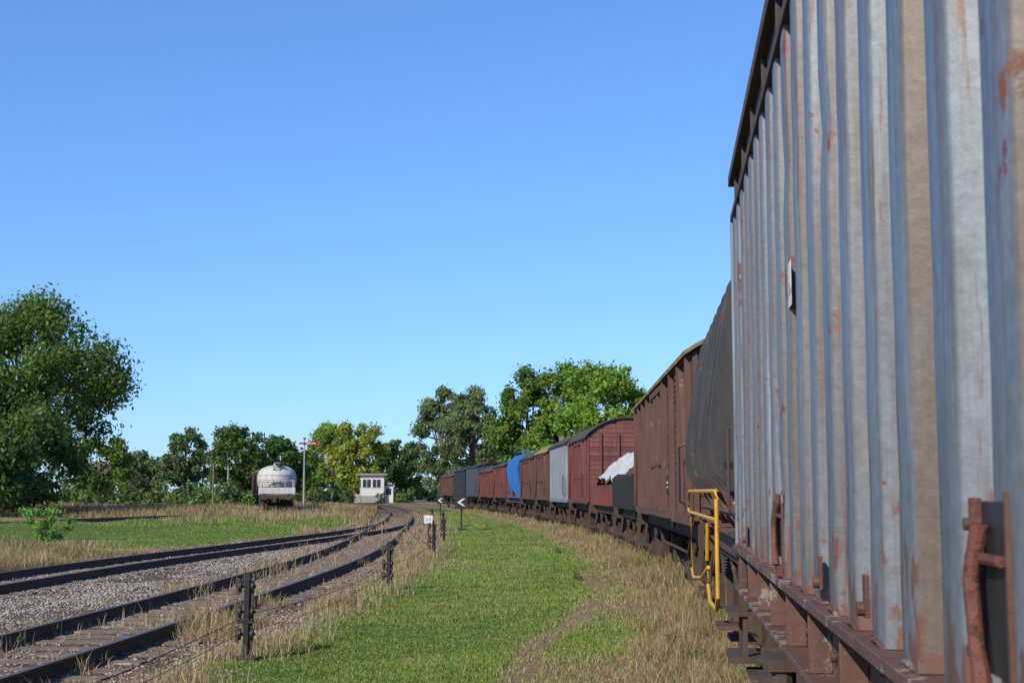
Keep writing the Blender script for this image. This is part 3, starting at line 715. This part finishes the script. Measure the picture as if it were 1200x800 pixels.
# ---------------------------------------------------------------- trees
def leafcloud(C,Rad,n,size,base,var,squash=.85,seed=0):
    r=np.random.default_rng(seed)
    C=np.asarray(C);Rad=np.asarray(Rad); w=Rad**2; w=w/w.sum()
    ci=r.choice(len(C),n,p=w); d=r.normal(size=(n,3)); d/=np.linalg.norm(d,axis=1)[:,None]
    rr=np.abs(r.normal(.72,.30,n)); 
    P=C[ci]+d*(rr*Rad[ci])[:,None]*np.array([1,1,squash])
    nrm=d*.9+r.normal(size=(n,3))*.6; nrm/=np.linalg.norm(nrm,axis=1)[:,None]
    t=np.cross(nrm,r.normal(size=(n,3))); t/=np.linalg.norm(t,axis=1)[:,None]; bt=np.cross(nrm,t)
    s=size*r.uniform(.5,1.4,n)[:,None]
    V=np.stack([P-t*s,P-bt*s*.55,P+t*s,P+bt*s*.55],1).reshape(-1,3)
    F=np.arange(n*4).reshape(n,4)
    cc=r.uniform(1-var,1+var,len(C))[ci][:,None]*r.uniform(.75,1.25,n)[:,None]
    hue=np.clip(r.normal(0,.05,(len(C),1)),-.1,.1)[ci]
    col=np.array(base)[None]*cc; col[:,0:1]*=(1+hue*1.6); col[:,2:3]*=(1-hue)
    return V,F,np.repeat(np.clip(col,0,1),4,0)
def tree(name,x,y,H,rx,base,seed,cb=.25,n=9000,size=.2,nc=60,taper=.0,cr=.26,lean=0):
    r=np.random.default_rng(seed); z0=float(gz(np.array(float(x)),np.array(float(y))))
    e=empty(name,(x,y,z0)); zc=H*(cb+1)/2; rz=H*(1-cb)/2
    C=[];Rd=[]
    while len(C)<nc:
        d=r.normal(size=3);d/=np.linalg.norm(d);q=r.uniform(.3,1)**.5
        zz=d[2]*q
        wd=rx*(1-taper*max(0,zz))*(.85+.35*abs(math.sin(3*math.atan2(d[1],d[0])+seed)))
        p=(d[0]*q*wd*.85+lean*(zz+.5),d[1]*q*wd*.85,zc+zz*rz*.87)
        C.append(p);Rd.append(rx*cr*r.uniform(.5,1.3))
    V,F,Cc=leafcloud(C,Rd,n,size,base,.25,seed=seed+5)
    mesh_np('crown_foliage',V,F,M['leaf'],Cc,parent=e)
    mb=MB(); tr=H*.022+.05
    top=(lean*.5,0,zc+rz*.3)
    mb.tube([(0,0,-.3),(.03*rx,0,H*cb*.6),(lean*.2,.02*rx,zc*.8),top],[tr*1.3,tr,tr*.7,tr*.25],'bark',9)
    for i in range(min(nc,30)):
        c=C[i]; s=r.uniform(.25,.85); b0=Vector((top[0]*s,0,H*cb*.5+(top[2]-H*cb*.5)*s)); c=Vector(c); 
        if c.z<b0.z: b0.z=max(H*cb*.4,c.z-rx*.3)
        md=(b0+c)/2+Vector((0,0,-.06*rx)); mb.tube([b0,md,c],[tr*.4,tr*.22,tr*.07],'bark',5)
    mb.obj('trunk_and_limbs',e)
G_d=(.085,.155,.035);G_m=(.13,.225,.038);G_b=(.20,.31,.045);G_g=(.165,.22,.085);G_y=(.29,.34,.045)
def at(px,Y): return (px-600)/1667*Y
# big left tree group
tree('broadleaf_tree',at(30,105),105,16.2,8.4,(.12,.195,.04),31,cb=.16,n=36000,size=.17,nc=150,cr=.17,taper=.35)
tree('broadleaf_tree',at(-75,100),100,14.5,7,G_d,32,cb=.1,n=12000,size=.22,nc=60)
tree('broadleaf_tree',at(30,98),98,7.8,5.0,G_d,33,cb=.03,n=11000,size=.19,nc=50)
tree('broadleaf_tree',at(-20,92),92,6.5,4.5,G_d,36,cb=.03,n=8000,size=.19,nc=40)
tree('broadleaf_tree',at(118,150),150,7.8,3.8,G_m,34,cb=.05,n=8000,size=.22,nc=45,cr=.22)
tree('broadleaf_tree',at(165,180),180,7.2,4.2,G_g,35,cb=.05,n=7000,size=.24,nc=45,cr=.22)
tree('broadleaf_tree',at(218,165),165,9.4,2.8,(.13,.19,.065),41,cb=.08,n=8000,size=.22,nc=60,taper=.4,cr=.22)
tree('broadleaf_tree',at(282,190),190,10.8,4.6,G_d,42,cb=.05,n=11000,size=.26,nc=70,cr=.22)
tree('broadleaf_tree',at(328,200),200,10,4.3,G_d,43,cb=.05,n=9000,size=.26,nc=60,cr=.22)
tree('broadleaf_tree',at(390,222),222,13.6,4.2,G_b,44,cb=.05,n=11000,size=.26,nc=60,taper=.3,cr=.24)
tree('broadleaf_tree',at(420,212),212,12.6,4.2,G_y,45,cb=.05,n=12000,size=.25,nc=60,cr=.24)
tree('broadleaf_tree',at(365,235),235,8,4,G_m,54,cb=.05,n=6000,size=.28,nc=40)
tree('broadleaf_tree',at(470,225),225,10.8,4.8,G_d,46,cb=.04,n=9000,size=.28,nc=60,cr=.24)
tree('poplar_tree',at(518,185),185,16.4,4.0,G_g,47,cb=.05,n=19000,size=.20,nc=110,taper=.45,cr=.21)
tree('poplar_tree',at(556,180),180,16.2,4.2,G_g,48,cb=.05,n=19000,size=.20,nc=110,taper=.4,cr=.21)
tree('broadleaf_tree',at(585,190),190,11,4.2,G_m,55,cb=.05,n=8000,size=.26,nc=50)
tree('broadleaf_tree',at(618,165),165,16.8,4.6,G_m,49,cb=.08,n=18000,size=.24,nc=85,taper=.3,cr=.24)
tree('broadleaf_tree',at(660,160),160,16.6,4.2,(.17,.28,.04),50,cb=.08,n=16000,size=.24,nc=75,taper=.3,cr=.24)
tree('broadleaf_tree',at(710,150),150,16.8,5.2,(.19,.32,.04),51,cb=.08,n=26000,size=.23,nc=120,taper=.15,cr=.22)
tree('broadleaf_tree',at(790,150),150,11.5,4.5,G_m,52,cb=.08,n=8000,size=.3,nc=50)
tree('broadleaf_tree',at(870,140),140,10.5,5,G_m,53,cb=.08,n=8000,size=.32,nc=50)
# distant tree line
r=np.random.default_rng(77);C=[];Rd=[]
for x in np.arange(-330,330,2.6):
    yy=275+25*math.sin(x*.03)+r.uniform(-8,8); hmax=6.0+2.2*math.sin(x*.07)+1.6*math.sin(x*.21+1)
    for k in range(4): C.append((x+r.uniform(-2,2),yy+r.uniform(-3,3),hmax*(k+.4)/4*r.uniform(.8,1.1)));Rd.append(r.uniform(1.2,2.3))
V,F,Cc=leafcloud(C,Rd,60000,.42,(.11,.17,.06),.3,seed=3); mesh_np('distant_treeline',V,F,M['leaf'],Cc)
C=[];Rd=[]
for x in np.arange(-75,6,1.1):
    yy=150+r.uniform(-10,25)+ (0 if x<-24 else 65); hm=r.uniform(1.0,2.8)*(1.5 if x<-40 else 1)
    for k in range(3): C.append((x*(yy/150)+r.uniform(-1,1),yy,hm*(k+.3)/3));Rd.append(r.uniform(.6,1.2))
V,F,Cc=leafcloud(C,Rd,26000,.22,(.12,.19,.045),.4,seed=4); mesh_np('hedge_bushes',V,F,M['leaf'],Cc)
def bush(x,y,s,base,seed,n=1800):
    r=np.random.default_rng(seed); z=float(gz(np.array(float(x)),np.array(float(y)))); e=empty('shrub',(x,y,z))
    C=[(r.normal(0,.3)*s,r.normal(0,.3)*s,abs(r.uniform(.1,1.0))*s) for _ in range(22)]; V,F,Cc=leafcloud(C,[s*.17]*22,n,.04*s+.008,base,.3,seed=seed)
    mesh_np('shrub_leaves',V,F,M['leaf'],Cc,parent=e); mb=MB()
    for c in C: mb.tube([(0,0,-.05),(c[0]*.5,c[1]*.5,c[2]*.6),c],[.015*s,.01*s,.004*s],'bark',5)
    mb.obj('shrub_stems',e)
bush(-15.6,48,1.05,(.19,.34,.06),61,2600); bush(-22.8,60,.8,G_m,62,1300)
for hx,hy,hs in ((-21.6,188,1.6),(-17.2,187,1.3),(-24.5,182,1.8)): bush(hx,hy,hs,G_d,int(80+hs*10),2200)
for i in range(3): bush(1.6+R.uniform(-.5,.4),R.uniform(14,40),.18,(.16,.20,.055),70+i,350)
# ---------------------------------------------------------------- grass & stones
def blades(name,X,Y,h,w,col,lean=.35,zoff=0):
    n=len(X);Z=gz(X,Y)-.01+zoff; th=R.uniform(0,6.283,n);ph=R.uniform(0,6.283,n); l=np.abs(R.normal(0,lean,n))*h
    bx=np.cos(th)*w/2;by=np.sin(th)*w/2
    V=np.empty((n,5,3)); lx=np.cos(ph)*l;ly=np.sin(ph)*l
    V[:,0]=np.stack([X-bx,Y-by,Z],1);V[:,1]=np.stack([X+bx,Y+by,Z],1)
    V[:,2]=np.stack([X+bx*.8+lx*.35,Y+by*.8+ly*.35,Z+h*.6],1);V[:,3]=np.stack([X-bx*.8+lx*.35,Y-by*.8+ly*.35,Z+h*.6],1)
    V[:,4]=np.stack([X+lx,Y+ly,Z+h],1)
    b=np.arange(n)[:,None]*5
    F=np.concatenate([b+np.array([[0,1,2]]),b+np.array([[0,2,3]]),b+np.array([[3,2,4]])],0)
    return mesh_np(name,V.reshape(-1,3),F,M['blade'],np.repeat(col,5,0))
def sampleY(n,a,b,p=1.6):
    u=R.uniform(size=n);q=1-p; return (a**q+u*(b**q-a**q))**(1/q)
def lerp(a,b,t): return np.array(a)[None]*(1-t[:,None])+np.array(b)[None]*t[:,None]
DA,DB=(.30,.20,.105),(.60,.445,.255)
GA,GB=(.11,.20,.034),(.28,.375,.068)
# lawn
n=500000; Y=sampleY(n,9.5,110,1.75); lo_=tr1(Y)+1.6;hi=side(Y)-.0; X=lo_+R.uniform(size=n)*(hi-lo_)
la,gr,dr,pa=zones(X,Y); k=R.uniform(size=n)<la*.95+.03; X=X[k];Y=Y[k];la=la[k]; s=(Y/12)**.65
pn=nz(X,Y,1.3,41);pn2=nz(X,Y,5,42)
h=(.038+.018*pn+.012*pn2)*R.uniform(.5,1.5,len(X))*s**.35; h=np.clip(h,.015,.3)
t=np.clip(R.normal(.45,.22,len(X))+.3*pn+.14*pn2,0,1); col=lerp(GA,GB,t)
dryb=R.uniform(size=len(X))<.10+.2*np.clip(nz(X,Y,.6,44),0,1)+.35*(1-la); col[dryb]=lerp((.38,.29,.15),(.55,.43,.24),R.uniform(size=dryb.sum()))
blades('lawn_grass',X,Y,h,.0075*s*R.uniform(.6,1.4,len(X)),col,.6)
# dry grass beside train and along edges
n=320000; Y=sampleY(n,9.,120,1.6); lo_=side(Y)-2.1; X=lo_+R.uniform(size=n)**.75*3.0
la,gr,dr,pa=zones(X,Y); cl=nz(X,Y,2.2,51); k=R.uniform(size=n)<np.clip((1-la)*(1-.93*pa)*(.50+.7*cl),0,1); X=X[k];Y=Y[k];cl=cl[k]
s=(Y/12)**.6; dt=side(Y)-X; hs=.04+.19*sm(1.0,.05,dt)*np.clip(.55+.8*cl,0.1,1.6)
h=hs*R.uniform(.4,1.5,len(X))*np.where(R.uniform(size=len(X))<.02,2.0,1); t=R.uniform(size=len(X)); col=lerp(DA,DB,t)
g=R.uniform(size=len(X))<.18+.25*(nz(X,Y,1.1,58)>.3); col[g]=lerp((.13,.19,.045),(.26,.31,.08),R.uniform(size=g.sum()))
bw=(R.uniform(size=len(X))<.25); col[bw]*=np.array([[.6,.52,.48]])
blades('dry_grass_verge',X,Y,h,.006*s*R.uniform(.6,1.4,len(X)),col,.5)
# dirt strip + between rails: clumped dry grass tufts
n=210000; Y=sampleY(n,9.,110,1.55); X=tr1(Y)+R.uniform(-1.9,3.1,n)
d1=X-tr1(Y); cl=nz(X,Y,1.7,52); edge=np.exp(-((d1-2.0)/.6)**2)*.7+np.exp(-((np.abs(d1)-.9)/.25)**2)*.45+.08
k=R.uniform(size=n)<np.clip(edge*(cl*1.6+.0+.3*sm(20,60,Y)),0,1); X=X[k];Y=Y[k];cl=cl[k]; s=(Y/12)**.6
h=(.08+.2*np.clip(cl,0,1))*R.uniform(.4,1.6,len(X)); col=lerp(DA,DB,R.uniform(size=len(X)))
g=R.uniform(size=len(X))<.15; col[g]=lerp((.13,.19,.045),(.26,.31,.08),R.uniform(size=g.sum()))
blades('dry_grass_tufts',X,Y,h,.0065*s*R.uniform(.6,1.4,len(X)),col,.45)
# left meadow
n=420000; Y=sampleY(n,16,150,1.35); r0=np.where(Y<78,tr2(Y)-1.3,tr1(Y)-1.8); X=r0-(R.uniform(size=n)**1.3)*(Y*.44)
la,gr,dr,pa=zones(X,Y); cl=nz(X,Y,.5,53); tall=sm(-.2,.6,nz(X,Y,.22,54)+.45*sm(66,90,Y)-.4*np.exp(-((Y-54)/14)**2))
k=(R.uniform(size=n)<.55+.35*cl); k&=~((np.abs(X-tr3(Y))<.9)|((np.abs(X-tr4(Y))<.9)&(Y>98))); X=X[k];Y=Y[k];la=la[k];tall=tall[k];cl=cl[k]; s=(Y/16)**.75
h=(.05+.42*tall*(1-.7*la))*R.uniform(.4,1.5,len(X)); t=R.uniform(size=len(X))
dc=lerp(DA,DB,t); gc=lerp(GA,GB,t); rc=lerp((.17,.095,.055),(.31,.19,.10),t)
rm=(nz(X,Y,.35,57)+.45*sm(60,90,Y)>.3)&(R.uniform(size=len(X))<.65)&(la<.6); dc[rm]=rc[rm]
kk=(R.uniform(size=len(X))<la*.85+.15)[:,None]; col=np.where(kk,gc,dc)
blades('meadow_grass',X,Y,h,.008*s*R.uniform(.6,1.4,len(X)),col,.4)
# gravel stones
def stones(name,X,Y,sz,col,zo=0):
    n=len(X);Z=gz(X,Y)+zo; P=np.array([(1,0,0),(0,1,0),(-1,0,0),(0,-1,0),(0,0,1),(0,0,-1)],float)
    V=P[None]*R.uniform(.45,1.1,(n,6,1))*sz[:,None,None]; V[:,:,2]*=.7
    th=R.uniform(0,6.28,n);c,s_=np.cos(th),np.sin(th); x=V[:,:,0]*c[:,None]-V[:,:,1]*s_[:,None]; y=V[:,:,0]*s_[:,None]+V[:,:,1]*c[:,None]; tl=R.normal(0,.5,(n,1)); z=V[:,:,2]+x*tl
    V=np.stack([x+X[:,None],y+Y[:,None],z+Z[:,None]],2).reshape(-1,3)
    f=np.array([(0,1,4),(1,2,4),(2,3,4),(3,0,4),(1,0,5),(2,1,5),(3,2,5),(0,3,5)]); F=(np.arange(n)[:,None,None]*6+f[None]).reshape(-1,3)
    mesh_np(name,V,F,M['stone'],np.repeat(col,6,0))
n=110000; Y=sampleY(n,8,75,1.7); which=R.uniform(size=n); X=np.where(which<.5,tr1(Y)+R.uniform(-2.6,2.7,n),tr2(Y)+R.uniform(-1.9,2.6,n)); 
k=R.uniform(size=n)<np.clip(.65+.6*nz(X,Y,1.1,60),0,1)*np.where(X-tr1(Y)>-.6,.5,1); X=X[k];Y=Y[k]
sz=R.uniform(.014,.034,len(X))*(Y/12)**.35; grey=R.uniform(.15,.40,len(X))[:,None]; br=((X-tr1(Y)>-.9)|(R.uniform(size=len(X))<.4))[:,None]
col=grey*np.where(br,np.array([[1.1,.82,.62]]),np.array([[1.03,.94,.86]]))
stones('ballast_gravel',X,Y,sz,np.clip(col,0,1),.0)
n=70; Y=sampleY(n,11,30,1.6); X=tr1(Y)+2.8+R.uniform(size=n)*3.6
V,F,Cc=leafcloud(np.stack([X,Y,gz(X,Y)+.05],1),np.full(n,.010),n*5,.008,(.7,.6,.08),.1,seed=9); mesh_np('yellow_wildflowers',V,F,M['leaf'],Cc)
# ---------------------------------------------------------------- light, sky, camera
az=Vector((-.58,-.81,0)).normalized(); el=math.radians(33)
sun=bpy.data.lights.new('sun','SUN'); sun.energy=5.0; sun.angle=math.radians(.5); sun.color=(1,.93,.82)
so=bpy.data.objects.new('sun',sun); COL.objects.link(so)
dirv=Vector((-az.x*math.cos(el),-az.y*math.cos(el),-math.sin(el))); so.rotation_euler=dirv.to_track_quat('-Z','Y').to_euler()
w=bpy.data.worlds.new('World'); S.world=w; w.use_nodes=True; nt=w.node_tree; bg=nt.nodes['Background']
sk=nt.nodes.new('ShaderNodeTexSky'); sk.sky_type='NISHITA'; sk.sun_disc=False; sk.sun_elevation=el; sk.sun_rotation=math.atan2(az.x,az.y)%(2*math.pi)
sk.air_density=1.0; sk.dust_density=.2; sk.ozone_density=3.0; sk.altitude=0
gm=N(nt,'ShaderNodeGamma'); gm.inputs[1].default_value=.80; nt.links.new(sk.outputs[0],gm.inputs[0])
tint=mix(nt,1.0,gm.outputs[0],(.72,1.10,1.72),'MULTIPLY')
nt.links.new(tint,bg.inputs[0]); bg.inputs[1].default_value=.145
cam=bpy.data.cameras.new('camera'); cam.lens=50; cam.sensor_width=36; cam.clip_end=6000; cam.clip_start=.05
cam.dof.use_dof=True; cam.dof.focus_distance=28; cam.dof.aperture_fstop=11
co=bpy.data.objects.new('camera',cam); COL.objects.link(co); co.location=(0,0,1.6); co.rotation_euler=(math.radians(96),0,0); S.camera=co
S.view_settings.view_transform='Standard'; S.view_settings.look='None'; S.view_settings.exposure=0
